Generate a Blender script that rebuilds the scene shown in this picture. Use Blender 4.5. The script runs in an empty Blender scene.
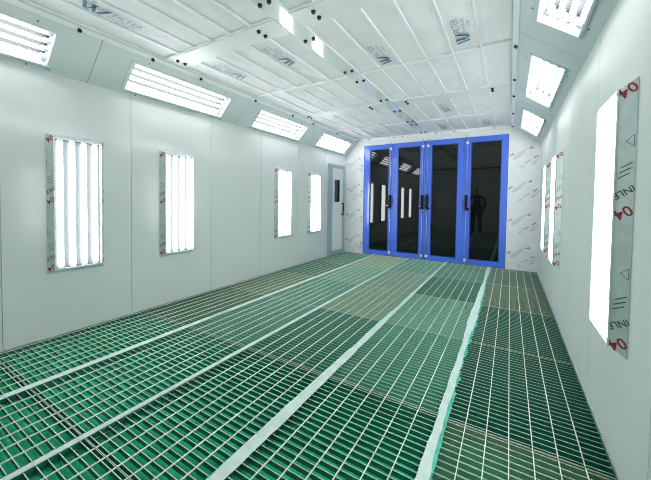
import bpy, bmesh, math, random
from mathutils import Matrix, Vector
random.seed(7)
SC = bpy.context.scene
COL = SC.collection
PI = math.pi

# ------------------------------------------------------------------ camera
cam_d = bpy.data.cameras.new('camera')
cam = bpy.data.objects.new('camera', cam_d); COL.objects.link(cam)
cam_d.sensor_width = 36.0; cam_d.sensor_fit = 'HORIZONTAL'
cam_d.lens = 306.69 / 651 * 36
cam_d.shift_x = 0.0
cam_d.shift_y = -(240 - 209.2255) / 651
cam_d.clip_start = 0.02
r_, u_, b_ = (0.85715, 0.514885, 0.013682), (-0.027084, 0.018529, 0.999461), (0.514354, -0.857059, 0.029828)
cam.matrix_world = Matrix(((r_[0], u_[0], b_[0], 0.0), (r_[1], u_[1], b_[1], 0.0), (r_[2], u_[2], b_[2], 1.2), (0, 0, 0, 1)))
SC.camera = cam

# ------------------------------------------------------------------ world, exposure
w = bpy.data.worlds.new('world'); SC.world = w; w.use_nodes = True
w.node_tree.nodes['Background'].inputs[0].default_value = (0.6, 0.65, 0.7, 1)
w.node_tree.nodes['Background'].inputs[1].default_value = 0.05
SC.view_settings.view_transform = 'Standard'
SC.view_settings.look = 'None'
SC.view_settings.gamma = 1
SC.view_settings.use_curve_mapping = False
SC.view_settings.exposure = 1.88
SC.cycles.max_bounces = 12
SC.cycles.diffuse_bounces = 8
SC.cycles.sample_clamp_indirect = 6
SC.cycles.pixel_filter_type = 'BLACKMAN_HARRIS'
SC.cycles.filter_width = 1.05
TUBE_STRENGTH = 3.7

# ------------------------------------------------------------------ room numbers (metres)
XL, XR = -3.316, 0.442
YD, YB = 6.437, -1.25
H, ZH = 2.574, 2.231
CL, CR = -2.98, -0.02

# ------------------------------------------------------------------ materials
MATS = {}
def mat(name, col, rough=0.5, metal=0.0, spec=0.5, coat=0.0, var=0.0, vscale=4.0, bump=0.0, bscale=40.0, emit=None, objcol=False, coat_rough=0.05, stretch=None, gloss=None):
    if name in MATS: return MATS[name]
    m = bpy.data.materials.new(name); m.use_nodes = True
    nt = m.node_tree; b = nt.nodes['Principled BSDF']
    b.inputs['Roughness'].default_value = rough
    b.inputs['Metallic'].default_value = metal
    b.inputs['Specular IOR Level'].default_value = spec
    b.inputs['Coat Weight'].default_value = coat
    b.inputs['Coat Roughness'].default_value = coat_rough
    tc = nt.nodes.new('ShaderNodeTexCoord')
    src = tc.outputs['Object']
    if stretch:
        mp = nt.nodes.new('ShaderNodeMapping'); mp.inputs['Scale'].default_value = stretch
        nt.links.new(src, mp.inputs[0]); src = mp.outputs[0]
    cs = None
    if var > 0:
        n = nt.nodes.new('ShaderNodeTexNoise'); n.inputs['Scale'].default_value = vscale; n.inputs['Detail'].default_value = 5
        nt.links.new(src, n.inputs['Vector'])
        r = nt.nodes.new('ShaderNodeValToRGB')
        r.color_ramp.elements[0].position = 0.3; r.color_ramp.elements[1].position = 0.7
        r.color_ramp.elements[0].color = (*[c * (1 - var) for c in col], 1)
        r.color_ramp.elements[1].color = (*[min(1, c * (1 + var)) for c in col], 1)
        nt.links.new(n.outputs['Fac'], r.inputs[0]); cs = r.outputs[0]
    else:
        b.inputs['Base Color'].default_value = (*col, 1)
    if objcol:
        oi = nt.nodes.new('ShaderNodeObjectInfo')
        mx = nt.nodes.new('ShaderNodeMix'); mx.data_type = 'RGBA'; mx.blend_type = 'MULTIPLY'; mx.inputs[0].default_value = 1
        if cs is not None: nt.links.new(cs, mx.inputs[6])
        else: mx.inputs[6].default_value = (*col, 1)
        nt.links.new(oi.outputs['Color'], mx.inputs[7]); cs = mx.outputs[2]
    if cs is not None: nt.links.new(cs, b.inputs['Base Color'])
    if bump > 0:
        n2 = nt.nodes.new('ShaderNodeTexNoise'); n2.inputs['Scale'].default_value = bscale; n2.inputs['Detail'].default_value = 3
        nt.links.new(src, n2.inputs['Vector'])
        bp = nt.nodes.new('ShaderNodeBump'); bp.inputs['Strength'].default_value = bump; bp.inputs['Distance'].default_value = 0.01
        nt.links.new(n2.outputs['Fac'], bp.inputs['Height']); nt.links.new(bp.outputs[0], b.inputs['Normal'])
    if emit:
        b.inputs['Emission Color'].default_value = (*emit[0], 1); b.inputs['Emission Strength'].default_value = emit[1]
    if gloss:
        # satin paint: a diffuse body with a thin, steady gloss
        df = nt.nodes.new('ShaderNodeBsdfDiffuse'); gl = nt.nodes.new('ShaderNodeBsdfGlossy'); mx = nt.nodes.new('ShaderNodeMixShader')
        gl.inputs['Roughness'].default_value = gloss[1]; mx.inputs[0].default_value = gloss[0]
        if cs is not None: nt.links.new(cs, df.inputs['Color'])
        else: df.inputs['Color'].default_value = (*col, 1)
        if bump > 0: nt.links.new(bp.outputs[0], gl.inputs['Normal'])
        nt.links.new(df.outputs[0], mx.inputs[1]); nt.links.new(gl.outputs[0], mx.inputs[2])
        nt.links.new(mx.outputs[0], nt.nodes['Material Output'].inputs['Surface'])
    MATS[name] = m
    return m

M_WALL = mat('painted_wall_panel', (0.665, 0.700, 0.683), 0.45, spec=0.07, var=0.02, vscale=1.2, bump=0.12, bscale=2.2, gloss=(0.035, 0.14))
M_GROOVE = mat('panel_joint', (0.38, 0.46, 0.43), 0.6)
M_SLOPE = mat('painted_lamp_panel', (0.66, 0.70, 0.70), 0.42, spec=0.4, var=0.02, vscale=2)
M_FILM = mat('filmed_white_panel', (0.76, 0.78, 0.79), 0.35, spec=0.3, var=0.04, vscale=5, bump=0.08, bscale=9)
M_CEIL = mat('ceiling_sheet', (0.72, 0.72, 0.73), 0.6)
M_BEAM = mat('glossy_white_beam', (0.77, 0.77, 0.785), 0.12, coat=0.6, coat_rough=0.03)
M_BEAM2 = mat('white_beam', (0.76, 0.76, 0.775), 0.4)
M_TRIM = mat('white_trim', (0.84, 0.85, 0.86), 0.3)
M_TBAR = mat('filter_frame_metal', (0.84, 0.84, 0.85), 0.35)
M_CLOTH = mat('white_filter_cloth', (0.80, 0.775, 0.80), 0.9, var=0.05, vscale=3.5, bump=0.35, bscale=12)
M_PLUG = mat('black_rubber', (0.008, 0.008, 0.01), 0.4)
M_TUBE = mat('lit_tube', (0.9, 0.9, 0.9), 0.4, emit=((0.975, 0.985, 1.0), TUBE_STRENGTH))
M_REFL = mat('dimmed_reflector', (0.080, 0.095, 0.10), 0.5)  # darkened in colour so the gaps between lit tubes look less bright
M_REFL2 = mat('dimmed_slope_reflector', (0.034, 0.040, 0.042), 0.6)  # darkened further: tube glare on the slope reflectors is toned down in colour
M_HOUSE = mat('lamp_housing_grey', (0.42, 0.45, 0.45), 0.4)
M_STEEL = mat('filmed_stainless', (0.56, 0.64, 0.63), 0.35, metal=0.35, var=0.10, vscale=14, bump=0.15, bscale=25)
M_FRAMESTEEL = mat('lamp_front_edge', (0.62, 0.70, 0.70), 0.3, metal=0.2)
M_RED = mat('red_print', (0.30, 0.015, 0.025), 0.5)
M_DARKPRINT = mat('dark_print', (0.06, 0.09, 0.10), 0.5)
M_FAINTRED = mat('faint_red_print', (0.50, 0.26, 0.28), 0.5)
M_FAINT = mat('faint_grey_print', (0.42, 0.46, 0.47), 0.5)
M_LOGO = mat('blue_print', (0.10, 0.20, 0.29), 0.6)
M_FAINTLOGO = mat('grey_green_print', (0.33, 0.40, 0.42), 0.6)
M_BLUE = mat('blue_gloss_paint', (0.07, 0.17, 0.74), 0.25, coat=0.5, coat_rough=0.06)
M_BLUEDARK = mat('blue_gasket', (0.012, 0.03, 0.22), 0.4)
M_GLASS = mat('dark_tinted_glass', (0.004, 0.006, 0.006), 0.015, spec=0.5)
M_ROD = mat('pale_blue_zinc', (0.30, 0.40, 0.72), 0.3, metal=0.4)
M_CLIP = mat('white_plastic', (0.78, 0.84, 0.9), 0.4)
M_BLACK = mat('black_plastic', (0.002, 0.002, 0.003), 0.35, spec=0.25)
M_CHROME = mat('chrome', (0.8, 0.8, 0.82), 0.15, metal=1.0)
M_ALU = mat('grey_aluminium', (0.36, 0.45, 0.48), 0.4, metal=0.1)
M_DOORWHITE = mat('white_door_leaf', (0.76, 0.79, 0.78), 0.3)
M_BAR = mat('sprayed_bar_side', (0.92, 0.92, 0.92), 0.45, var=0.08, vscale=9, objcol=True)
M_BARTOP = mat('galvanised_bar_top', (0.50, 0.60, 0.52), 0.5, metal=0.1, var=0.10, vscale=9)
M_ROD2 = mat('galvanised_rod', (0.66, 0.72, 0.64), 0.5, metal=0.1, var=0.10, vscale=9)
M_MAT = mat('green_filter_mat', (0.012, 0.46, 0.22), 0.9, var=0.2, vscale=11, bump=0.6, bscale=60)
M_TAPE = mat('white_overspray_tape', (0.50, 0.62, 0.58), 0.7, var=0.08, vscale=16, bump=0.2, bscale=30)
M_DUST = mat('green_overspray', (0.06, 0.44, 0.30), 0.9, var=0.3, vscale=20)
M_SUP = mat('primed_steel_beam', (0.50, 0.58, 0.54), 0.6, var=0.15, vscale=8)
M_CONC = mat('pit_concrete', (0.20, 0.24, 0.22), 0.9, var=0.15, vscale=6)
M_SKIN = mat('skin', (0.45, 0.27, 0.20), 0.5)
M_JACKET = mat('black_jacket_cloth', (0.012, 0.012, 0.015), 0.8)
M_TROUSERS = mat('dark_trousers_cloth', (0.018, 0.016, 0.018), 0.8)
M_HAIR = mat('dark_hair', (0.012, 0.009, 0.008), 0.6)

# ------------------------------------------------------------------ mesh helper
class MB:
    def __init__(s): s.bm = bmesh.new()
    def box(s, x0, x1, y0, y1, z0, z1, M=None, mi=0):
        P = [Vector((x, y, z)) for z in (z0, z1) for y in (y0, y1) for x in (x0, x1)]
        if M is not None: P = [M @ p for p in P]
        v = [s.bm.verts.new(p) for p in P]
        for f in ((0, 2, 3, 1), (4, 5, 7, 6), (0, 1, 5, 4), (2, 6, 7, 3), (1, 3, 7, 5), (0, 4, 6, 2)):
            fc = s.bm.faces.new([v[i] for i in f]); fc.material_index = mi
        return s
    def cyl(s, p0, p1, r, n=12, r2=None, mi=0, smooth=True):
        p0, p1 = Vector(p0), Vector(p1); d = (p1 - p0).normalized()
        a = d.orthogonal().normalized(); b = d.cross(a); r2 = r if r2 is None else r2
        A = [s.bm.verts.new(p0 + r * (math.cos(t) * a + math.sin(t) * b)) for t in [2 * PI * i / n for i in range(n)]]
        B = [s.bm.verts.new(p1 + r2 * (math.cos(t) * a + math.sin(t) * b)) for t in [2 * PI * i / n for i in range(n)]]
        for i in range(n):
            f = s.bm.faces.new((A[i], A[(i + 1) % n], B[(i + 1) % n], B[i])); f.smooth = smooth; f.material_index = mi
        s.bm.faces.new(A[::-1]).material_index = mi; s.bm.faces.new(B).material_index = mi
        return s
    def poly(s, pts, mi=0):
        f = s.bm.faces.new([s.bm.verts.new(Vector(p)) for p in pts]); f.material_index = mi; return s
    def prism(s, pts, off, mi=0):
        off = Vector(off)
        A = [s.bm.verts.new(Vector(p)) for p in pts]; B = [s.bm.verts.new(Vector(p) + off) for p in pts]
        n = len(pts)
        for f in [A[::-1], B] + [(A[i], A[(i + 1) % n], B[(i + 1) % n], B[i]) for i in range(n)]:
            s.bm.faces.new(f).material_index = mi
        return s
    def build(s, name, m, parent=None, bevel=0.0, M=None):
        if bevel > 0:
            bmesh.ops.bevel(s.bm, geom=list(s.bm.edges), offset=bevel, segments=2, affect='EDGES', profile=0.5)
        bmesh.ops.recalc_face_normals(s.bm, faces=s.bm.faces)
        if M is not None: s.bm.transform(M)
        me = bpy.data.meshes.new(name); s.bm.to_mesh(me); s.bm.free()
        for x in (m if isinstance(m, (list, tuple)) else [m]): me.materials.append(x)
        o = bpy.data.objects.new(name, me); COL.objects.link(o)
        if parent is not None: o.parent = parent
        return o

def tag(o, label=None, cat=None, group=None, kind=None):
    if label: o['label'] = label
    if cat: o['category'] = cat
    if group: o['group'] = group
    if kind: o['kind'] = kind
    return o
def thing(name, label, cat, group=None, loc=(0, 0, 0), M=None, kind=None):
    o = bpy.data.objects.new(name, None); COL.objects.link(o); o.empty_display_size = 0.1
    if M is not None: o.matrix_world = M
    else: o.location = loc
    return tag(o, label, cat, group, kind)
def copy_tree(o, parent=None):
    c = o.copy(); COL.objects.link(c)
    if parent is not None: c.parent = parent
    for ch in list(o.children): copy_tree(ch, c)
    return c

_tc = {}
def text_bm(s, size):
    if (s, size) not in _tc:
        cu = bpy.data.curves.new('lettering', 'FONT'); cu.body = s; cu.size = size; cu.resolution_u = 2
        cu.align_x = 'CENTER'; cu.align_y = 'CENTER'; cu.offset = size * 0.012
        ob = bpy.data.objects.new('lettering', cu); COL.objects.link(ob)
        dg = bpy.context.evaluated_depsgraph_get()
        me = bpy.data.meshes.new_from_object(ob.evaluated_get(dg))
        bpy.data.objects.remove(ob); bpy.data.curves.remove(cu)
        _tc[(s, size)] = me
    return _tc[(s, size)]
def add_text(mb, s, size, M, mi=0):
    me = text_bm(s, size); n0 = len(mb.bm.verts); f0 = len(mb.bm.faces)
    mb.bm.from_mesh(me); mb.bm.verts.ensure_lookup_table(); mb.bm.faces.ensure_lookup_table()
    for v in mb.bm.verts[n0:]: v.co = M @ v.co
    for f in mb.bm.faces[f0:]: f.material_index = mi

def frame_M(o, x, y, z):
    x, y, z = Vector(x), Vector(y), Vector(z)
    return Matrix(((x[0], y[0], z[0], o[0]), (x[1], y[1], z[1], o[1]), (x[2], y[2], z[2], o[2]), (0, 0, 0, 1)))

# ================================================================== STRUCTURE
T = 0.06
# side walls: sheet panels with narrow joints, backed by a core
def side_wall(name, x, out, joints, label):
    m = MB(); g = 0.0025
    ys = [YB] + joints + [YD]
    for a, b in zip(ys[:-1], ys[1:]):
        m.box(min(x, x + out * 0.02), max(x, x + out * 0.02), a + (g if a != YB else 0), b - (g if b != YD else 0), -0.12, ZH, mi=0)
    m.box(min(x + out * 0.008, x + out * T), max(x + out * 0.008, x + out * T), YB, YD, -0.12, ZH, mi=1)
    tag(m.build(name, [M_WALL, M_GROOVE]), label, 'wall', kind='structure')
side_wall('wall_left', XL, -1, [-0.24, 0.725, 1.667, 2.64, 3.567, 4.534, 5.50], 'pale green sheet-metal side wall left of the booth')
side_wall('wall_right', XR, 1, [-0.44, 0.52, 1.49, 2.455, 3.42, 4.38, 5.35], 'pale green sheet-metal side wall right of the booth')

# sloped lamp panels between walls and ceiling, with an opening for each lamp
LAMP_L, LAMP_W = 1.17, 0.285
SL = dict(left=dict(P=Vector((XL, 0, ZH)), up=Vector((CL - XL, 0, H - ZH)), s=0.195, ys=[-0.15, 1.59 - 0.01, 3.31, 5.04]),
          right=dict(P=Vector((XR, 0, ZH)), up=Vector((CR - XR, 0, H - ZH)), s=0.245, ys=[-0.36, 1.42, 3.165, 4.935]))
SL['left']['ys'] = [-0.17, 1.585, 3.315, 5.045]
for side, d in SL.items():
    Ls = d['up'].length; Z = d['up'].normalized()
    Y = Vector((1 if side == 'left' else -1, 0, 0)); Y = (Y - Y.dot(Z) * Z).normalized()
    if Y.z > 0: Y = -Y
    X = Y.cross(Z); d['X'], d['Y'], d['Z'], d['L'] = X, Y, Z, Ls
    Mx = frame_M(d['P'], (0, 1, 0), Y, Z) if side == 'right' else frame_M(d['P'], (0, 1, 0), Y, Z)
    m = MB(); a, b = d['s'] - LAMP_W / 2, d['s'] + LAMP_W / 2
    cuts = [YB] + [v for y0 in d['ys'] for v in (y0, y0 + LAMP_L)] + [YD]
    seams = []
    for y1, y2 in zip(cuts[2::2], cuts[3::2]): seams.append((y1 + y2) / 2)
    pcs = []
    full = sorted(set([YB, YD] + seams[:]))
    for i, (c0, c1) in enumerate(zip(full[:-1], full[1:])):
        g0 = 0.002 if c0 != YB else 0; g1 = 0.002 if c1 != YD else 0
        m.box(c0 + g0, c1 - g1, -0.012, 0, -0.03, a, Mx)
        m.box(c0 + g0, c1 - g1, -0.012, 0, b, Ls + 0.0, Mx)
        inside = [y0 for y0 in d['ys'] if c0 - 0.3 < y0 < c1]
        p = c0 + g0
        for y0 in inside:
            m.box(p, y0, -0.012, 0, a, b, Mx); p = y0 + LAMP_L
        m.box(p, c1 - g1, -0.012, 0, a, b, Mx)
    for sm in seams:
        m.box(sm - 0.02, sm + 0.02, -0.02, -0.0125, 0, Ls, Mx, mi=1)
    o = m.build('wall_upper_' + side, [M_SLOPE, M_GROOVE])
    tag(o, 'sloped sheet-metal lamp panel between %s wall and ceiling' % side, 'wall', kind='structure')
    # small rivets on the sloped panel
    for y0 in d['ys']:
        for yy in (y0 + 0.12, y0 + LAMP_L - 0.12):
            for zz in (a - 0.035, b + 0.045):
                c = Mx @ Vector((yy, 0, zz)); e = Mx @ Vector((yy, 0.003, zz))
                MB().cyl(c, e, 0.006, 8).build('rivet', M_PLUG, o)

# far wall around the blue doors
DX0, DX1, DZ = -2.86, -0.04, 2.435
m = MB()
m.box(XL, DX0, YD, YD + T, -0.12, ZH); m.box(DX1, XR, YD, YD + T, -0.12, ZH)
m.prism([(XL, YD, ZH), (CL, YD, H), (DX0, YD, H), (DX0, YD, ZH)], (0, T, 0))
m.prism([(XR, YD, ZH), (CR, YD, H), (DX1, YD, H), (DX1, YD, ZH)], (0, T, 0))
m.box(DX0, DX1, YD, YD + T, DZ, H)
wall_far = tag(m.build('wall_far', M_FILM), 'white film-covered wall strips and header around the blue doors', 'wall', kind='structure')
m = MB(); m.box(XL, XR, YB - T, YB, -0.12, ZH)
m.prism([(XL, YB - T, ZH), (CL, YB - T, H), (CR, YB - T, H), (XR, YB - T, ZH)], (0, T, 0))
tag(m.build('wall_near', M_WALL), 'plain wall behind the camera', 'wall', kind='structure')

# printing on the protective film of the far wall
def film_print(x0, z0, k=0.85):
    m = MB(); y = YD - 0.0012
    a = math.radians(34)
    def P(px, pz, ang=a): return frame_M((px, y, pz), (math.cos(ang), 0, math.sin(ang)), (-math.sin(ang), 0, math.cos(ang)), (0, -1, 0))
    add_text(m, '304', 0.062 * k, P(x0 + 0.035, z0 + 0.02), 0)
    m.bm.faces.ensure_lookup_table()
    def bar(px, pz, L, t, mi, ang=a):
        M = P(px, pz, ang); pts = [M @ Vector(q) for q in ((-L / 2, -t / 2, 0), (L / 2, -t / 2, 0), (L / 2, t / 2, 0), (-L / 2, t / 2, 0))]
        m.poly(pts, mi)
    bar(x0 + 0.17, z0 + 0.065, 0.26, 0.006, 2); bar(x0 + 0.16, z0 + 0.035, 0.24, 0.006, 3)
    bar(x0 + 0.15, z0 + 0.005, 0.22, 0.010, 3); bar(x0 + 0.13, z0 - 0.03, 0.14, 0.010, 3)
    # black arrow-like emblem
    M = P(x0 + 0.315, z0 + 0.135, math.radians(8))
    m.poly([M @ Vector(q) for q in ((-0.035, -0.018, 0), (0.03, -0.018, 0), (0.04, 0.010, 0), (0.0, -0.004, 0))], 1)
    m.poly([M @ Vector(q) for q in ((0.005, 0.02, 0), (0.018, 0.012, 0), (0.02, 0.05, 0))], 3)
    # second block of lettering below
    add_text(m, '304', 0.062 * k, P(x0 + 0.40, z0 - 0.03), 0)
    add_text(m, 'STAIN', 0.05 * k, P(x0 + 0.28, z0 - 0.11), 2)
    bar(x0 + 0.41, z0 - 0.075, 0.15, 0.007, 2); bar(x0 + 0.40, z0 - 0.11, 0.13, 0.007, 3); bar(x0 + 0.385, z0 - 0.14, 0.08, 0.012, 3)
    bar(x0 + 0.19, z0 - 0.19, 0.07, 0.012, 3); bar(x0 + 0.21, z0 - 0.215, 0.05, 0.008, 3)
    return m.build('film_print', [M_RED, M_DARKPRINT, M_FAINTRED, M_FAINT], wall_far)
for k in range(4): film_print(-0.03, 2.03 - 0.585 * k)
for k in range(4): film_print(-3.33 + 0.03, 2.02 - 0.585 * k, 0.8)

# ceiling sheet, pit floor
tag(MB().box(CL - 0.05, CR + 0.05, YB, YD + T, H + 0.05, H + 0.1).build('ceiling', M_CEIL), 'pale ceiling sheet above the filter frames', 'ceiling', kind='structure')
tag(MB().box(XL, XR, YB, YD + T, -0.16, -0.12).build('floor', M_CONC), 'pit floor beneath the steel grating', 'floor', kind='structure')

# ceiling beams (structure trims) with paired black plugs
BW = (-1.578, -1.432)
BY = [(-0.50, -0.305), (1.825, 2.02), (4.14, 4.34)]
trim_n = [0]
def trim(m, material, label):
    trim_n[0] += 1
    return tag(m.build('trim_%d' % trim_n[0], material), label, 'trim', kind='structure')
def plug(parent, x, y, z, r=0.0165, d=(0, 0, -1)):
    d = Vector(d)
    p = Vector((x, y, z))
    MB().cyl(p, p + d * 0.012, r, 14).cyl(p + d * 0.012, p + d * 0.02, r * 0.7, 12).build('rubber_plug', M_PLUG, parent)
cb = trim(MB().box(BW[0], BW[1], YB, YD, H - 0.004, H + 0.05), M_BEAM, 'long glossy white ceiling beam running down the middle to the doors')
for yy in (-0.68, -0.12, 0.62, 0.9, 1.64, 2.20, 2.94, 3.24, 4.0, 4.58, 5.27, 5.53, 6.2):
    for xx in (-1.545, -1.462): plug(cb, xx, yy, H - 0.004)
names = ['white cross beam of the ceiling above the camera', 'nearest visible wide white cross beam of the ceiling', 'far wide white cross beam of the ceiling, nearer the doors']
for (y0, y1), lb in zip(BY, names):
    m = MB().box(CL, BW[0] - 0.001, y0, y1, H - 0.008, H + 0.05).box(BW[1] + 0.001, CR, y0, y1, H - 0.008, H + 0.05)
    t = trim(m, M_BEAM2, lb)
    yc = (y0 + y1) / 2
    for xx in (-2.865, -1.785, -1.255, -0.215):
        for yy in (yc - 0.04, yc + 0.04): plug(t, xx, yy, H - 0.008)
# ledge strips at the head of the slopes
for side, d in SL.items():
    Mx = frame_M(d['P'], (0, 1, 0), d['Y'], d['Z']); L = d['L']
    w_ = 0.035 if side == 'left' else 0.045
    t = trim(MB().box(YB, YD, 0.0, 0.010, L - 0.012 - w_, L - 0.012, Mx), M_TRIM, 'white ledge strip along the %s edge of the ceiling' % side)
    for yy in (-0.7, -0.1, 0.55, 1.12, 1.71, 2.25, 3.11, 3.94, 4.54, 5.41, 6.32):
        c = Mx @ Vector((yy, 0.010, L - 0.012 - w_ * 0.8)); e = Mx @ Vector((yy, 0.026, L - 0.012 - w_ * 0.8))
        MB().cyl(c, e, 0.015, 12).build('rubber_plug', M_PLUG, t)
t = trim(MB().box(CL + 0.03, CR, YD - 0.03, YD - 0.001, H - 0.03, H - 0.001), M_TRIM, 'white ledge strip at the ceiling edge above the blue doors')
for xx in (-2.72, -2.15, -1.98, -1.30, -0.96, -0.28): plug(t, xx, YD - 0.03, H - 0.018, 0.011, (0, -1, 0))

# skirting strip at floor, left wall far end and right wall
trim(MB().box(XR - 0.006, XR - 0.0005, YB, YD - 0.01, -0.05, 0.012), M_SUP, 'thin metal edge strip where the grating meets the right wall')
trim(MB().box(XL + 0.0005, XL + 0.006, YB, YD - 0.01, -0.05, 0.012), M_SUP, 'thin metal edge strip where the grating meets the left wall')
# film trims next to the doors
trim(MB().box(DX0 - 0.012, DX0 - 0.001, YD - 0.012, YD - 0.0005, 0, DZ), M_TRIM, 'white vertical bead left of the blue doors')
trim(MB().box(DX1 + 0.001, DX1 + 0.012, YD - 0.012, YD - 0.0005, 0, DZ), M_TRIM, 'white vertical bead right of the blue doors')

# ================================================================== BLUE FOLDING DOORS
LEAF = [(-2.855, -2.172, -2.71, -2.268, 'R'), (-2.168, -1.492, -2.065, -1.600, 'R'), (-1.488, -0.777, -1.37, -0.882, 'L'), (-0.773, -0.045, -0.652, -0.148, 'L')]
LL = ['blue-framed dark glass door leaf, leftmost of four, beside the white film strip',
      'blue-framed dark glass door leaf, second from left, handle on its right',
      'blue-framed dark glass door leaf, third from left, handle on its left',
      'blue-framed dark glass door leaf, rightmost of four, nearest the right wall']
YF = YD - 0.012
for i, (x0, x1, p0, p1, hs) in enumerate(LEAF):
    d = thing('door_%d' % (i + 2), LL[i], 'door', 'blue glazed folding doors', ((x0 + x1) / 2, YF, 0), kind='structure')
    ox = (x0 + x1) / 2
    X0, X1, P0, P1 = x0 - ox, x1 - ox, p0 - ox, p1 - ox
    zb, zt, z0, z1 = 0.10, 2.335, 0.008, 2.432
    m = MB()
    m.box(X0, P0, 0, 0.05, z0, z1); m.box(P1, X1, 0, 0.05, z0, z1)
    m.box(P0, P1, 0, 0.05, z0, zb); m.box(P0, P1, 0, 0.05, zt, z1)
    m.build('door_frame', M_BLUE, d)
    m = MB(); g = 0.012
    m.box(P0, P0 + g, 0.012, 0.03, zb, zt).box(P1 - g, P1, 0.012, 0.03, zb, zt).box(P0 + g, P1 - g, 0.012, 0.03, zb, zb + g).box(P0 + g, P1 - g, 0.012, 0.03, zt - g, zt)
    m.build('glazing_bead', M_BLUEDARK, d)
    MB().box(P0 + 0.001, P1 - 0.001, 0.031, 0.04, zb + 0.001, zt - 0.001).build('glass_pane', M_GLASS, d)
    xr = {0: -2.222, 1: -1.542, 2: -1.443, 3: -0.715}[i] - ox
    # raised flat cover that the locking rod runs on
    r = MB().cyl((xr, -0.016, 0.012), (xr, -0.016, 1.03), 0.0085, 10).cyl((xr, -0.016, 1.33), (xr, -0.016, 2.47), 0.0085, 10).build('lock_rod', M_ROD, d)
    for zz in (0.085, 2.325):
        MB().box(xr - 0.022, xr + 0.022, -0.028, 0, zz - 0.025, zz + 0.025).build('rod_guide', M_CLIP, r, bevel=0.004)
    for zz in (0.55, 1.75):
        MB().box(xr - 0.012, xr + 0.012, -0.0265, 0, zz - 0.01, zz + 0.01).build('rod_guide', M_ROD, r)
    m = MB(); s = 1 if hs == 'L' else -1
    m.box(xr - 0.024, xr + 0.024, -0.030, 0, 1.035, 1.335)
    hd = m.build('door_handle', M_BLACK, d, bevel=0.006)
    m = MB(); m.cyl((xr, -0.03, 1.09), (xr, -0.065, 1.09), 0.016, 12)
    m.box(xr - 0.017, xr + 0.017, -0.085, -0.062, 1.06, 1.32)
    m.box(min(xr, xr - 0.055 * (-s)), max(xr, xr + 0.055 * s), -0.05, -0.028, 1.045, 1.095)
    m.build('lever', M_BLACK, hd, bevel=0.004)
    MB().cyl((xr + 0.045 * s, -0.05, 1.10), (xr + 0.045 * s, -0.075, 1.10), 0.011, 12).build('lever_knob', M_CHROME, hd)
    # hinges on the side away from the handle
    xh = (X0 + 0.012) if hs == 'R' else (X1 - 0.012)
    for zz in (0.25, 1.2, 2.2):
        MB().cyl((xh, -0.008, zz - 0.05), (xh, -0.008, zz + 0.05), 0.008, 10).build('hinge', M_BLUE, d)

# ================================================================== PERSONNEL DOOR, left wall
pd = thing('door_1', 'white personnel door with narrow dark window at the far left', 'door', None, (XL, 5.95, 0), kind='structure')
def wy(v): return v - 5.95
m = MB()
m.box(0.001, 0.045, wy(5.60), wy(5.74), 0.002, 1.975); m.box(0.001, 0.045, wy(6.225), wy(6.31), 0.002, 1.975)
m.box(0.001, 0.045, wy(5.74), wy(6.225), 1.905, 1.975)
m.box(0.001, 0.045, wy(5.74), wy(6.225), 0.002, 0.09)
m.build('door_frame', M_ALU, pd)
m = MB(); z0, z1, a, b = 1.16, 1.65, wy(5.85), wy(6.07); l, r = wy(5.745), wy(6.22)
m.box(0.001, 0.03, l, a, 0.092, 1.903); m.box(0.001, 0.03, b, r, 0.092, 1.903)
m.box(0.001, 0.03, a, b, 0.092, z0); m.box(0.001, 0.03, a, b, z1, 1.903)
m.build('door_leaf', M_DOORWHITE, pd)
MB().box(0.004, 0.014, a, b, z0, z1).build('glass_pane', M_GLASS, pd)
m = MB(); g = 0.014
m.box(0.014, 0.036, a - 0, a + g, z0, z1).box(0.014, 0.036, b - g, b, z0, z1).box(0.014, 0.036, a + g, b - g, z0, z0 + g).box(0.014, 0.036, a + g, b - g, z1 - g, z1)
m.build('window_gasket', M_BLACK, pd)
m = MB(); yh = wy(6.185)
m.box(0.03, 0.075, yh - 0.012, yh + 0.012, 0.86, 0.885).box(0.03, 0.075, yh - 0.012, yh + 0.012, 1.115, 1.14).box(0.065, 0.085, yh - 0.012, yh + 0.012, 0.86, 1.14)
m.build('door_handle', M_BLACK, pd, bevel=0.003)

# ================================================================== LAMPS
def reflector(m, x0, x1, zc0, zc1, n, yb, yp, th=0.003):
    """folded sheet, coloured dark to dim the gaps: a trough behind each tube, ridges between them; folds run along the tube"""
    pitch = (x1 - x0) / n; pts = []
    for k in range(n):
        a = x0 + k * pitch
        pts += [(a, yp), (a + pitch * 0.06, yb), (a + pitch * 0.94, yb)]
    pts.append((x1, yp))
    for (a, ya), (b, yb_) in zip(pts[:-1], pts[1:]):
        m.append(((a, ya), (b, yb_)))
    return pts

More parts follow.
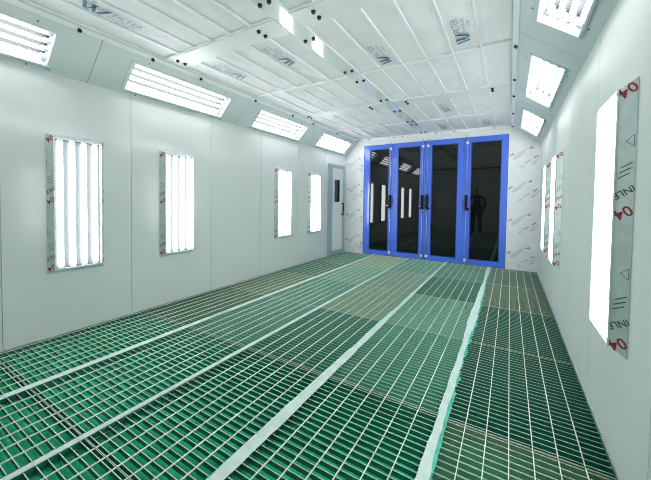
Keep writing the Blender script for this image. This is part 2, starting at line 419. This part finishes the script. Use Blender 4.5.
def wall_lamp():
    """local: X along wall, Y out of wall, Z up; origin at the wall, bottom centre"""
    Wd, Ht, h, bz = 0.42, 1.18, 0.055, 0.038
    o = thing('wall_lamp', 'x', 'lamp')
    x0, x1 = -Wd / 2, Wd / 2; i0, i1, k0, k1 = x0 + bz, x1 - bz, bz, Ht - bz
    m = MB()
    out = [(x0, 0.0015, 0), (x1, 0.0015, 0), (x1, 0.0015, Ht), (x0, 0.0015, Ht)]
    inn = [(i0, h, k0), (i1, h, k0), (i1, h, k1), (i0, h, k1)]
    bak = [(i0, 0.0015, k0), (i1, 0.0015, k0), (i1, 0.0015, k1), (i0, 0.0015, k1)]
    vo, vi, vb = [[m.bm.verts.new(p) for p in L] for L in (out, inn, bak)]
    for i in range(4):
        j = (i + 1) % 4
        m.bm.faces.new((vo[i], vo[j], vi[j], vi[i])); m.bm.faces.new((vi[i], vi[j], vb[j], vb[i])); m.bm.faces.new((vo[j], vo[i], vb[i], vb[j]))
    bezel = m.build('bezel', M_STEEL, o)
    # printing on the film of the two long bezel faces
    m = MB(); sl = math.hypot(bz, h)
    for sx in (-1, 1):
        U = Vector((-sx * bz, h, 0)) / sl                 # from wall up to the front edge
        Nn = Vector((sx * h, bz, 0)) / sl
        R = Vector((0, 0, 1)).cross(Nn); R = R.normalized()  # reading direction
        O = Vector((sx * Wd / 2, 0.0015, 0))
        def P(u, z, ang):
            a_ = R * math.cos(ang) + Vector((0, 0, 1)) * math.sin(ang); b_ = -R * math.sin(ang) + Vector((0, 0, 1)) * math.cos(ang)
            return frame_M(O + U * u + Vector((0, 0, z)) + Nn * 0.0012, a_, b_, Nn)
        ang = PI + 0.55 if sx < 0 else PI - 0.55
        ang = PI + 0.55
        for zc in (0.055, 0.62, 1.135):
            add_text(m, '04', 0.064, P(0.034, zc, ang), 0)
            if zc < 1.0:
                add_text(m, 'INLE', 0.040, P(0.034, zc + 0.085, ang), 1)
                for q in range(3): 
                    Mq = P(0.036 - 0.004 * q, zc + 0.155 + 0.022 * q, 0.5)
                    m.poly([Mq @ Vector(v) for v in ((-0.022, -0.0022, 0), (0.022, -0.0022, 0), (0.022, 0.0022, 0), (-0.022, 0.0022, 0))], 2)
        for zc in (0.36, 0.92):
            # open triangle mark
            c = [(0.006, -0.024), (0.006, 0.024), (0.034, 0.0)]
            for (a, b) in ((0, 1), (1, 2), (2, 0)):
                A_ = O + U * c[a][0] + Vector((0, 0, zc + c[a][1])) + Nn * 0.0012; B_ = O + U * c[b][0] + Vector((0, 0, zc + c[b][1])) + Nn * 0.0012
                n_ = (B_ - A_).cross(Nn).normalized() * 0.0011
                m.poly([A_ - n_, B_ - n_, B_ + n_, A_ + n_], 2)
    m.build('film_print', [M_RED, M_DARKPRINT, M_DARKPRINT], bezel)
    # back tray and folded reflector
    m = MB(); m.box(i0 + 0.001, i1 - 0.001, 0.002, 0.006, k0 + 0.001, k1 - 0.001)
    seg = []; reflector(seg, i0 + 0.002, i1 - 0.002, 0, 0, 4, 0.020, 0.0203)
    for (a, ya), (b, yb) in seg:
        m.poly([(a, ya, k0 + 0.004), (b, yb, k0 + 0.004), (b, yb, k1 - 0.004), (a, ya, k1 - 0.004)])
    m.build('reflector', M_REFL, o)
    pitch = (i1 - i0 - 0.004) / 4
    for k in range(4):
        xc = i0 + 0.002 + pitch * (k + 0.5)
        MB().cyl((xc, 0.0365, k0 + 0.018), (xc, 0.0365, k1 - 0.018), 0.0182, 16).build('fluorescent_tube', M_TUBE, o)
        for (a, b) in ((k0 + 0.002, k0 + 0.018), (k1 - 0.018, k1 - 0.002)): MB().box(xc - 0.014, xc + 0.014, 0.0205, 0.052, a, b).build('tube_holder', M_CLIP, o)
    # front rim
    m = MB(); e = 0.006
    m.box(i0 - e, i0 + e * 0.3, h - 0.001, h + 0.004, k0 - e, k1 + e).box(i1 - e * 0.3, i1 + e, h - 0.001, h + 0.004, k0 - e, k1 + e)
    m.box(i0, i1, h - 0.001, h + 0.004, k0 - e, k0 + e * 0.3).box(i0, i1, h - 0.001, h + 0.004, k1 - e * 0.3, k1 + e)
    m.build('front_rim', M_FRAMESTEEL, o)
    return o
wl = wall_lamp(); first = [True]
WLZ = 0.545
def put_wall_lamp(side, y0, label):
    o = wl if first[0] else copy_tree(wl); first[0] = False
    o.location = (XL if side == 'left' else XR, y0 + 0.21, WLZ)
    o.rotation_euler = (0, 0, -PI / 2 if side == 'left' else PI / 2)
    o['label'] = label; o['group'] = 'wall lamps on the %s wall' % side
put_wall_lamp('left', 0.995, 'upright four-tube wall lamp on left wall, nearest the camera')
put_wall_lamp('left', 1.96, 'upright four-tube wall lamp on left wall, second from the camera')
put_wall_lamp('left', 3.885, 'upright four-tube wall lamp on left wall, third from the camera')
put_wall_lamp('left', 4.85, 'upright four-tube wall lamp on left wall, beside the white personnel door')
put_wall_lamp('right', 1.745, 'large near wall lamp on right wall with red-printed steel edge')
put_wall_lamp('right', 3.80, 'nearer upright lamp of the far pair on the right wall')
put_wall_lamp('right', 4.77, 'farthest upright lamp on right wall, next to the film-covered corner')
put_wall_lamp('right', 0.79, 'upright wall lamp on right wall beside the camera, outside the frame')

def slope_lamp():
    """local: X along the booth, Y out of the sloped panel into the room, Z up the slope; origin at opening centre"""
    L2, W2, dp = LAMP_L / 2, LAMP_W / 2, 0.102
    o = thing('ceiling_lamp', 'x', 'lamp')
    m = MB(); t = 0.003; e = 0.001
    m.box(-L2 + e, L2 - e, -dp, -dp + t, -W2 + e, W2 - e)
    m.box(-L2 + e, -L2 + e + t, -dp, 0.0, -W2 + e, W2 - e).box(L2 - e - t, L2 - e, -dp, 0.0, -W2 + e, W2 - e)
    m.box(-L2 + e, L2 - e, -dp, 0.0, -W2 + e, -W2 + e + t).box(-L2 + e, L2 - e, -dp, 0.0, W2 - e - t, W2 - e)
    m.build('housing', M_HOUSE, o)
    m = MB(); f = 0.028; ff = 0.008
    m.box(-L2 - f, L2 + f, 0.0006, ff, W2 - 0.002, W2 + f * 0.8).box(-L2 - f, L2 + f, 0.0006, ff, -W2 - f * 0.8, -W2 + 0.002)
    m.box(-L2 - f, -L2 + 0.002, 0.0006, ff, -W2 + 0.002, W2 - 0.002).box(L2 - 0.002, L2 + f, 0.0006, ff, -W2 + 0.002, W2 - 0.002)
    m.build('flange', M_SLOPE, o)
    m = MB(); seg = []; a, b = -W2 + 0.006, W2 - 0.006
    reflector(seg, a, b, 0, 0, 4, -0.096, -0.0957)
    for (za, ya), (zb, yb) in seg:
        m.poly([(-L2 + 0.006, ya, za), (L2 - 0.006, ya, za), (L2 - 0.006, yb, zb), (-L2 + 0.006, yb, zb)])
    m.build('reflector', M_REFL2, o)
    pitch = (b - a) / 4
    for k in range(4):
        zc = a + pitch * (k + 0.5)
        MB().cyl((-L2 + 0.035, -0.056, zc), (L2 - 0.035, -0.056, zc), 0.0150, 16).build('fluorescent_tube', M_TUBE, o)
        for s in (-1, 1): MB().box(min(s * (L2 - 0.035), s * (L2 - 0.006)), max(s * (L2 - 0.035), s * (L2 - 0.006)), -0.0950, -0.042, zc - 0.012, zc + 0.012).build('tube_holder', M_CLIP, o)
    m = MB()
    m.box(-L2 + 0.01, L2 - 0.01, 0.008, 0.013, -W2 - 0.021, -W2 - 0.014)
    m.box(-L2 - 0.02, -L2 + 0.01, 0.008, 0.020, -W2 - 0.028, -W2 - 0.006)
    m.build('hinge_rail', M_ALU, o)
    return o
sl = slope_lamp(); first = [True]
SLAB = {'left': ['slanted four-tube ceiling lamp cut off at the left frame edge', 'long slanted ceiling lamp above the second left wall lamp', 'slanted ceiling lamp on left side, third from the camera', 'farthest slanted ceiling lamp on left side, above the personnel door'],
        'right': ['slanted ceiling lamp on right side behind the camera, outside the frame', 'slanted ceiling lamp on right side, cut off by the top frame edge', 'middle slanted ceiling lamp of the three seen on the right side', 'farthest slanted ceiling lamp on right side, nearest the blue doors']}
for side, d in SL.items():
    for y0, lb in zip(d['ys'], SLAB[side]):
        o = sl if first[0] else copy_tree(sl); first[0] = False
        c = d['P'] + d['Z'] * d['s'] + Vector((0, y0 + LAMP_L / 2, 0))
        o.matrix_world = frame_M(c, d['X'], d['Y'], d['Z'])
        o['label'] = lb; o['group'] = 'slanted lamps along the %s ceiling edge' % side

# ================================================================== CEILING FILTER FRAMES
ROWS = [(-0.305, 0.76), (0.76, 1.825), (2.02, 3.08), (3.08, 4.14), (4.34, 5.40), (5.40, 6.405)]
def cloth_mesh(m, x0, x1, y0, y1, seed):
    rnd = random.Random(seed); nx, ny = 8, 24
    ph = [rnd.uniform(0, 6.28) for _ in range(4)]; sg = rnd.uniform(0.004, 0.011)
    V = []
    for j in range(ny + 1):
        row = []
        for i in range(nx + 1):
            u, v = i / nx, j / ny
            env = (4 * u * (1 - u)) ** 0.6 * (4 * v * (1 - v)) ** 0.3
            z = H + 0.016 - env * (sg + 0.0025 * math.sin(9 * v + ph[0]) + 0.0022 * math.sin(17 * v + 5 * u + ph[1]) + 0.002 * math.sin(6 * u - 11 * v + ph[2]))
            row.append(m.bm.verts.new((x0 + (x1 - x0) * u, y0 + (y1 - y0) * v, z)))
        V.append(row)
    for j in range(ny):
        for i in range(nx):
            f = m.bm.faces.new((V[j][i], V[j][i + 1], V[j + 1][i + 1], V[j + 1][i])); f.smooth = True
def filter_logo(parent, cx, cy, z, rot, faint=False):
    m = MB(); c, s = math.cos(rot), math.sin(rot)
    # seen from below: reading direction (c,s), up = reading x down
    M = frame_M((cx, cy, z), (c, s, 0), (s, -c, 0), (0, 0, -1))
    add_text(m, 'FILTER', 0.075, M @ Matrix.Translation((0.07, 0.028, 0)), 1)
    add_text(m, 'TECHNOLOGY', 0.034, M @ Matrix.Translation((0.055, -0.026, 0)), 1)
    add_text(m, 'SYSTEM', 0.030, M @ Matrix.Translation((0.065, -0.062, 0)), 1)
    def q(pts): m.poly([M @ Vector((x, y, 0)) for x, y in pts], 0)
    # W-shaped emblem of slanted bars
    def st(xa_, xb_, w_, y0_=-0.05, y1_=0.055): q([(xa_, y1_), (xa_ + w_, y1_), (xb_ + w_, y0_), (xb_, y0_)])
    st(-0.235, -0.200, 0.024); st(-0.150, -0.185, 0.014)
    st(-0.180, -0.145, 0.024); st(-0.075, -0.125, 0.018)
    q([(-0.072, 0.040), (-0.050, 0.055), (-0.092, -0.05), (-0.112, -0.05)])
    m.build('printed_logo', [M_FAINTLOGO if faint else M_LOGO, M_FAINTLOGO], parent)
LOGO = {(0, 1, 1): (1.22, PI / 2, False, -2.61), (1, 2, 4): (2.68, -PI / 2, False, -0.38), (1, 2, 1): (2.74, -PI / 2, False, -1.05), (0, 2, 4): (2.30, -PI / 2, False, -1.89), (0, 2, 1): (2.32, -PI / 2, True, -2.58),
        (1, 4, 2): (4.75, -PI / 2, True, -0.84), (1, 5, 1): (5.9, -PI / 2, True, -1.08), (1, 5, 4): (5.9, -PI / 2, True, -0.37)}
rowname = ['above the camera', 'in the nearest visible row', 'just past the near cross beam', 'just before the far cross beam', 'just past the far cross beam', 'next to the doors']
for s in (0, 1):
    xa, xb = ((CL, BW[0]) if s == 0 else (BW[1], CR))
    for ri, (y0, y1) in enumerate(ROWS):
        ff = thing('air_filter_unit', 'white ceiling filter unit, %s half, %s' % (('left', 'right')[s], rowname[ri]), 'filter', 'ceiling filter units', ((xa + xb) / 2, (y0 + y1) / 2, H))
        ox, oy = (xa + xb) / 2, (y0 + y1) / 2
        Mt = Matrix.Translation((-ox, -oy, -H))
        pw = (xb - xa) / 6; m = MB(); e = 0.002
        for k in range(7):
            xx = xa + pw * k
            a, b = max(xa + e, xx - 0.007), min(xb - e, xx + 0.007)
            m.box(a, b, y0 + e, y1 - e, H - 0.002, H + 0.03, mi=0)
        for yy in (y0 + 0.008, y1 - 0.008):
            m.box(xa + e, xb - e, yy - 0.006, yy + 0.006, H - 0.004, H + 0.0305)
        m.build('grid_bars', M_TBAR, ff, M=Mt)
        for k in range(6):
            m = MB(); cloth_mesh(m, xa + pw * k + 0.0075, xa + pw * (k + 1) - 0.0075, y0 + 0.016, y1 - 0.016, ri * 50 + s * 9 + k)
            fp = m.build('filter_cloth', M_CLOTH, ff, M=Mt)
            if (s, ri, k) in LOGO:
                yy, rt, fa, xx = LOGO[(s, ri, k)]
                filter_logo(fp, xa + pw * (k + .5) - ox, yy - oy, -0.0035, rt, fa)

# ================================================================== FLOOR GRATING
PITCH = 0.0411
def make_grating(wd, nb):
    """origin at panel centre, top surface z=0"""
    o = thing('floor_grating', 'x', 'grating'); L = nb * PITCH
    m = MB()
    for k in range(nb):
        y = -L / 2 + PITCH * (k + 0.5)
        m.box(-wd / 2 + 0.003, wd / 2 - 0.003, y - 0.0016, y + 0.0016, -0.025, -0.0012)
        m.box(-wd / 2 + 0.003, wd / 2 - 0.003, y - 0.0016, y + 0.0016, -0.0012, 0, mi=1)
    m.build('bearing_bars', [M_BAR, M_BARTOP], o)
    m = MB(); n = int(wd / 0.1) // 2 + 1
    for k in range(-n, n + 1):
        x = 0.1 * k + 0.05
        if abs(x) < wd / 2 - 0.01: m.box(x - 0.0022, x + 0.0022, -L / 2 + 0.003, L / 2 - 0.003, -0.005, 0.001)
    m.build('cross_rods', M_ROD2, o)
    m = MB(); h = 0.0012
    for sgn in (-1, 1):
        m.box(min(sgn * wd / 2, sgn * (wd / 2 - 0.003)), max(sgn * wd / 2, sgn * (wd / 2 - 0.003)), -L / 2 + 0.001, L / 2 - 0.001, -0.025, h)
        yy = sgn * (L / 2 - 0.0025)
        m.box(-wd / 2 + 0.003, wd / 2 - 0.003, yy - 0.001, yy + 0.001, -0.025, -0.0012)
        m.box(-wd / 2 + 0.003, wd / 2 - 0.003, yy - 0.001, yy + 0.001, -0.0012, 0, mi=1)
    m.build('edge_band', [M_BAR, M_BARTOP], o)
    return o
STRIP = [-2.552, -1.795, -1.045, -0.295]
COLS = [(-3.308, -2.566), (-2.538, -1.812), (-1.778, -1.062), (-1.028, -0.312), (-0.278, 0.434)]
GR = [(-1.235, -0.44), (-0.44, 0.67), (0.67, 1.78), (1.78, 2.89), (2.89, 4.0), (4.0, 5.11), (5.11, 6.22), (6.22, 6.42)]
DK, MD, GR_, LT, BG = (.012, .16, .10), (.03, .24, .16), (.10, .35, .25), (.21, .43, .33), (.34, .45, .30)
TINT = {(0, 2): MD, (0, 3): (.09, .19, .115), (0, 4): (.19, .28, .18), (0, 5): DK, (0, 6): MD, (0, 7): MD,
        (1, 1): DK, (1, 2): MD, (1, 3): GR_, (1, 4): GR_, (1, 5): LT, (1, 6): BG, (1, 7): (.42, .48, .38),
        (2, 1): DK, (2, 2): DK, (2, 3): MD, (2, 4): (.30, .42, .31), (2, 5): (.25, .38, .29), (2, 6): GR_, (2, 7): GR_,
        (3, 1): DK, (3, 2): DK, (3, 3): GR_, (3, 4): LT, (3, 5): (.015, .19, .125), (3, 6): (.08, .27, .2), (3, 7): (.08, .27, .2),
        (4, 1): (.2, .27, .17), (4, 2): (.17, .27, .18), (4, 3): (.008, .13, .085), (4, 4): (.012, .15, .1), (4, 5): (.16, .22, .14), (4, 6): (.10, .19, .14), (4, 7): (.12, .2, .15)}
colname = ['in the row along the left wall', 'in the second row from the left wall', 'in the middle row', 'in the second row from the right wall', 'in the row along the right wall']
rown = ['behind the camera', 'beside the camera', 'nearest in view', 'second nearest in view', 'third nearest in view', 'fourth nearest in view', 'second last before the far wall', 'short one against the far wall']
cache = {}
for ci, (a, b) in enumerate(COLS):
    for ri, (y0, y1) in enumerate(GR):
        nb = int((y1 - y0) / PITCH + 0.1); key = (round(b - a, 3) if ci == 0 else 0, nb); wd = (b - a) if ci == 0 else 0.712
        if key not in cache: o = cache[key] = make_grating(wd, nb)
        else: o = copy_tree(cache[key])
        o.location = ((a + b) / 2, (y0 + y1) / 2, 0)
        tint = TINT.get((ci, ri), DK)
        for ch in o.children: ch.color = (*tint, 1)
        o['label'] = 'floor grating %s, %s' % (colname[ci], rown[ri])
        o['group'] = 'steel grating panels of the floor'
# green mats below
def mat_strip(a, b, seed):
    m = MB(); rnd = random.Random(seed); nx, ny = 12, 120
    V = [[m.bm.verts.new((a + (b - a) * i / nx, YB + 0.01 + (YD - 0.02 - YB) * j / ny, -0.034 + rnd.uniform(-0.003, 0.003) + 0.004 * math.sin(j * 0.9 + i * 0.7 + seed))) for i in range(nx + 1)] for j in range(ny + 1)]
    for j in range(ny):
        for i in range(nx):
            f = m.bm.faces.new((V[j][i], V[j][i + 1], V[j + 1][i + 1], V[j + 1][i])); f.smooth = True
    ext = bmesh.ops.extrude_face_region(m.bm, geom=list(m.bm.faces))
    for v in [g for g in ext['geom'] if isinstance(g, bmesh.types.BMVert)]: v.co.z = -0.1195
    return m
for ci, (a, b) in enumerate(COLS):
    o = mat_strip(a, b, ci).build('filter_mat', M_MAT)
    tag(o, 'green fibre filter mat under the gratings %s' % colname[ci], 'filter mat', 'green mats under the gratings')
# support beams with ragged white overspray tape on top
bl = ['leftmost white strip', 'second white strip from the left', 'third white strip from the left, widest near the camera', 'rightmost white strip with green overspray edge']
HWID = [lambda y: 0.023 if y < 2.0 else (0.012 if y < 2.25 else 0.021), lambda y: 0.0165, lambda y: 0.034 if y < 2.2 else (0.026 if y < 3.2 else 0.019), lambda y: 0.026 + 0.008 * math.sin(y * 2.1)]
for i, x in enumerate(STRIP):
    o = thing('support_beam', '%s on the grated floor, running to the far wall' % bl[i], 'beam', 'white strips between the grating rows', (x, 2.6, -0.12))
    m = MB().box(-0.0125, 0.0125, YB + 0.01 - 2.6, YD - 0.02 - 2.6, 0, 0.119)
    m.build('steel_web', M_SUP, o)
    def ribbon(name, fn0, fn1, z, th, material):
        m = MB(); n = 330; P0 = []; P1 = []
        for j in range(n + 1):
            y = YB + 0.02 + (YD - 0.04 - YB) * j / n
            P0.append((fn0(y), y - 2.6)); P1.append((fn1(y), y - 2.6))
        A = [m.bm.verts.new((p[0], p[1], z)) for p in P0]; B = [m.bm.verts.new((p[0], p[1], z)) for p in P1]
        A2 = [m.bm.verts.new((p[0], p[1], z + th)) for p in P0]; B2 = [m.bm.verts.new((p[0], p[1], z + th)) for p in P1]
        for j in range(n):
            m.bm.faces.new((A2[j], B2[j], B2[j + 1], A2[j + 1])); m.bm.faces.new((A[j], A[j + 1], B[j + 1], B[j]))
            m.bm.faces.new((A[j], A2[j], A2[j + 1], A[j + 1])); m.bm.faces.new((B[j], B[j + 1], B2[j + 1], B2[j]))
        m.build(name, material, o)
    rnd = random.Random(40 + i); ra = (0.0012, 0.0012, 0.003, 0.0045)[i]
    ns = [rnd.uniform(0, 6) for _ in range(6)]
    def wob(y, q): return ra * (math.sin(5 * y + ns[q]) + math.sin(17 * y + ns[q + 1]) * 0.5 + math.sin(43 * y + ns[q + 2]) * 0.3)
    hw = HWID[i]
    ribbon('white_tape', lambda y: -hw(y) + wob(y, 0), lambda y: hw(y) + wob(y, 3), 0.1222, 0.0015, M_TAPE)
    if i == 3:
        ribbon('overspray', lambda y: 0.0 + wob(y, 0) * 0, lambda y: hw(y) + 0.014 + 0.6 * wob(y, 1) + (0.005 if y > 1.9 else 0.0) * (math.sin(29 * y) + math.sin(71 * y + 1) + math.sin(133 * y + 2)), 0.1214, 0.0006, M_DUST)
    if i == 2:
        ribbon('overspray', lambda y: -(hw(y) + 0.003 + max(0, 2.5 * wob(y, 1)) * (1 if 1.9 < y < 3.4 else 0)), lambda y: 0.0, 0.1214, 0.0006, M_DUST)

# ================================================================== PERSON (seen mirrored in the dark glass)
def person():
    x, y = -1.10, -0.42
    root = thing('person', 'person in dark jacket and trousers standing, mirrored in the rightmost door pane', 'person', None, (x, y, 0.0))
    V, E, R = [], [], []
    def add(p, r, parent=None):
        V.append(p); R.append(r if isinstance(r, tuple) else (r, r))
        if parent is not None: E.append((parent, len(V) - 1))
        return len(V) - 1
    pel = add((0, 0, 0.93), (0.175, 0.12)); 
    waist = add((0, 0, 1.08), (0.170, 0.125), pel); chest = add((0, 0.005, 1.27), (0.185, 0.13), waist)
    sh = add((0, 0, 1.42), (0.12, 0.085), chest); nk = add((0, 0.0, 1.50), 0.052, sh); nk2 = add((0, 0.012, 1.555), 0.052, nk)
    hd = add((0, 0.02, 1.62), (0.070, 0.085), nk2); hd2 = add((0, 0.015, 1.69), (0.072, 0.085), hd); add((0, 0.01, 1.735), (0.045, 0.055), hd2)
    for s in (-1, 1):
        a = add((s * 0.185, 0, 1.40), 0.068, sh); b = add((s * 0.265, -0.01, 1.27), 0.062, a); c = add((s * 0.29, -0.015, 1.13), 0.054, b)
        d = add((s * 0.275, 0.05, 0.99), 0.045, c); e = add((s * 0.25, 0.105, 0.885), 0.027, d)
        f = add((s * 0.247, 0.13, 0.835), (0.028, 0.016), e)
        k = add((s * 0.245, 0.142, 0.80), (0.030, 0.014), f)
        for j, (off, ln) in enumerate(((-0.024, .062), (-0.008, .072), (0.008, .068), (0.022, .054))):
            g = add((s * 0.245 , 0.142 + off, 0.785), 0.0085, k); h_ = add((s * 0.240, 0.150 + off, 0.785 - ln * .55), 0.008, g); add((s * 0.232, 0.152 + off, 0.785 - ln), 0.0065, h_)
        t1 = add((s * 0.232, 0.165, 0.835), 0.010, f); add((s * 0.224, 0.18, 0.80), 0.008, t1)
        a = add((s * 0.095, 0, 0.85), 0.105, pel); b = add((s * 0.115, 0.005, 0.68), 0.095, a); c = add((s * 0.12, 0.01, 0.50), 0.080, b)
        d = add((s * 0.125, -0.005, 0.34), 0.074, c); e = add((s * 0.13, -0.015, 0.115), 0.062, d)
        f = add((s * 0.135, -0.01, 0.065), (0.045, 0.05), e); g = add((s * 0.145, 0.09, 0.045), (0.044, 0.036), f); add((s * 0.152, 0.16, 0.036), (0.038, 0.026), g)
    me = bpy.data.meshes.new('b'); me.from_pydata(V, E, []); ob = bpy.data.objects.new('b', me); COL.objects.link(ob)
    sm = ob.modifiers.new('s', 'SKIN'); sm.use_smooth_shade = True; sm.branch_smoothing = 0.6
    for i, r in enumerate(R): me.skin_vertices[0].data[i].radius = r
    me.skin_vertices[0].data[0].use_root = True
    su = ob.modifiers.new('u', 'SUBSURF'); su.levels = 2; su.render_levels = 2
    dg = bpy.context.evaluated_depsgraph_get(); m2 = bpy.data.meshes.new_from_object(ob.evaluated_get(dg))
    bpy.data.objects.remove(ob)
    for mm in (M_SKIN, M_JACKET, M_TROUSERS, M_BLACK): m2.materials.append(mm)
    for p in m2.polygons:
        z, xx = p.center.z, abs(p.center.x); p.use_smooth = True
        p.material_index = 0 if (z > 1.505 or (xx > 0.2 and z < 0.885)) else (1 if (z > 0.90 or xx > 0.2) else (3 if z < 0.10 else 2))
    zmin = min(v.co.z for v in m2.vertices)
    for v in m2.vertices: v.co.z -= zmin - 0.004
    body = bpy.data.objects.new('body', m2); COL.objects.link(body); body.parent = root
    # hair cap, nose, ears, eyes, mouth
    hz = 1.665 - zmin + 0.004
    m = MB(); bmesh.ops.create_icosphere(m.bm, subdivisions=3, radius=1.0)
    for v in m.bm.verts: v.co = Vector((v.co.x * 0.083, v.co.y * 0.098 + 0.005, v.co.z * 0.088 + hz + 0.025))
    bmesh.ops.delete(m.bm, geom=[v for v in m.bm.verts if v.co.z < hz + 0.005 or (v.co.y > 0.055 and v.co.z < hz + 0.06)], context='VERTS')
    for f in m.bm.faces: f.smooth = True
    m.build('hair', M_HAIR, root)
    m = MB(); m.cyl((0, 0.105, hz + 0.005), (0, 0.122, hz - 0.022), 0.008, 8, 0.013)
    m.build('nose', M_SKIN, body)
    for s in (-1, 1):
        m = MB(); bmesh.ops.create_icosphere(m.bm, subdivisions=2, radius=1.0)
        for v in m.bm.verts: v.co = Vector((v.co.x * 0.011 + s * 0.030, v.co.y * 0.008 + 0.099, v.co.z * 0.007 + hz + 0.005))
        m.build('eye', M_BLACK, body)
        m = MB(); bmesh.ops.create_icosphere(m.bm, subdivisions=2, radius=1.0)
        for v in m.bm.verts: v.co = Vector((v.co.x * 0.009 + s * 0.080, v.co.y * 0.018 + 0.01, v.co.z * 0.032 + hz - 0.01))
        m.build('ear', M_SKIN, body)
    MB().box(-0.024, 0.024, 0.098, 0.106, hz - 0.055, hz - 0.048).build('mouth', M_RED, body)
    # jacket skirt and collar
    m = MB(); n = 28; lv = [(0.80, 0.225, 0.16), (0.95, 0.215, 0.155), (1.10, 0.20, 0.145)]
    rings = [[m.bm.verts.new((rx * math.cos(2 * PI * k / n), ry * math.sin(2 * PI * k / n), z)) for k in range(n)] for z, rx, ry in lv]
    for A, B in zip(rings[:-1], rings[1:]):
        for k in range(n): m.bm.faces.new((A[k], A[(k + 1) % n], B[(k + 1) % n], B[k])).smooth = True
    m.build('jacket_hem', M_JACKET, root)
person()
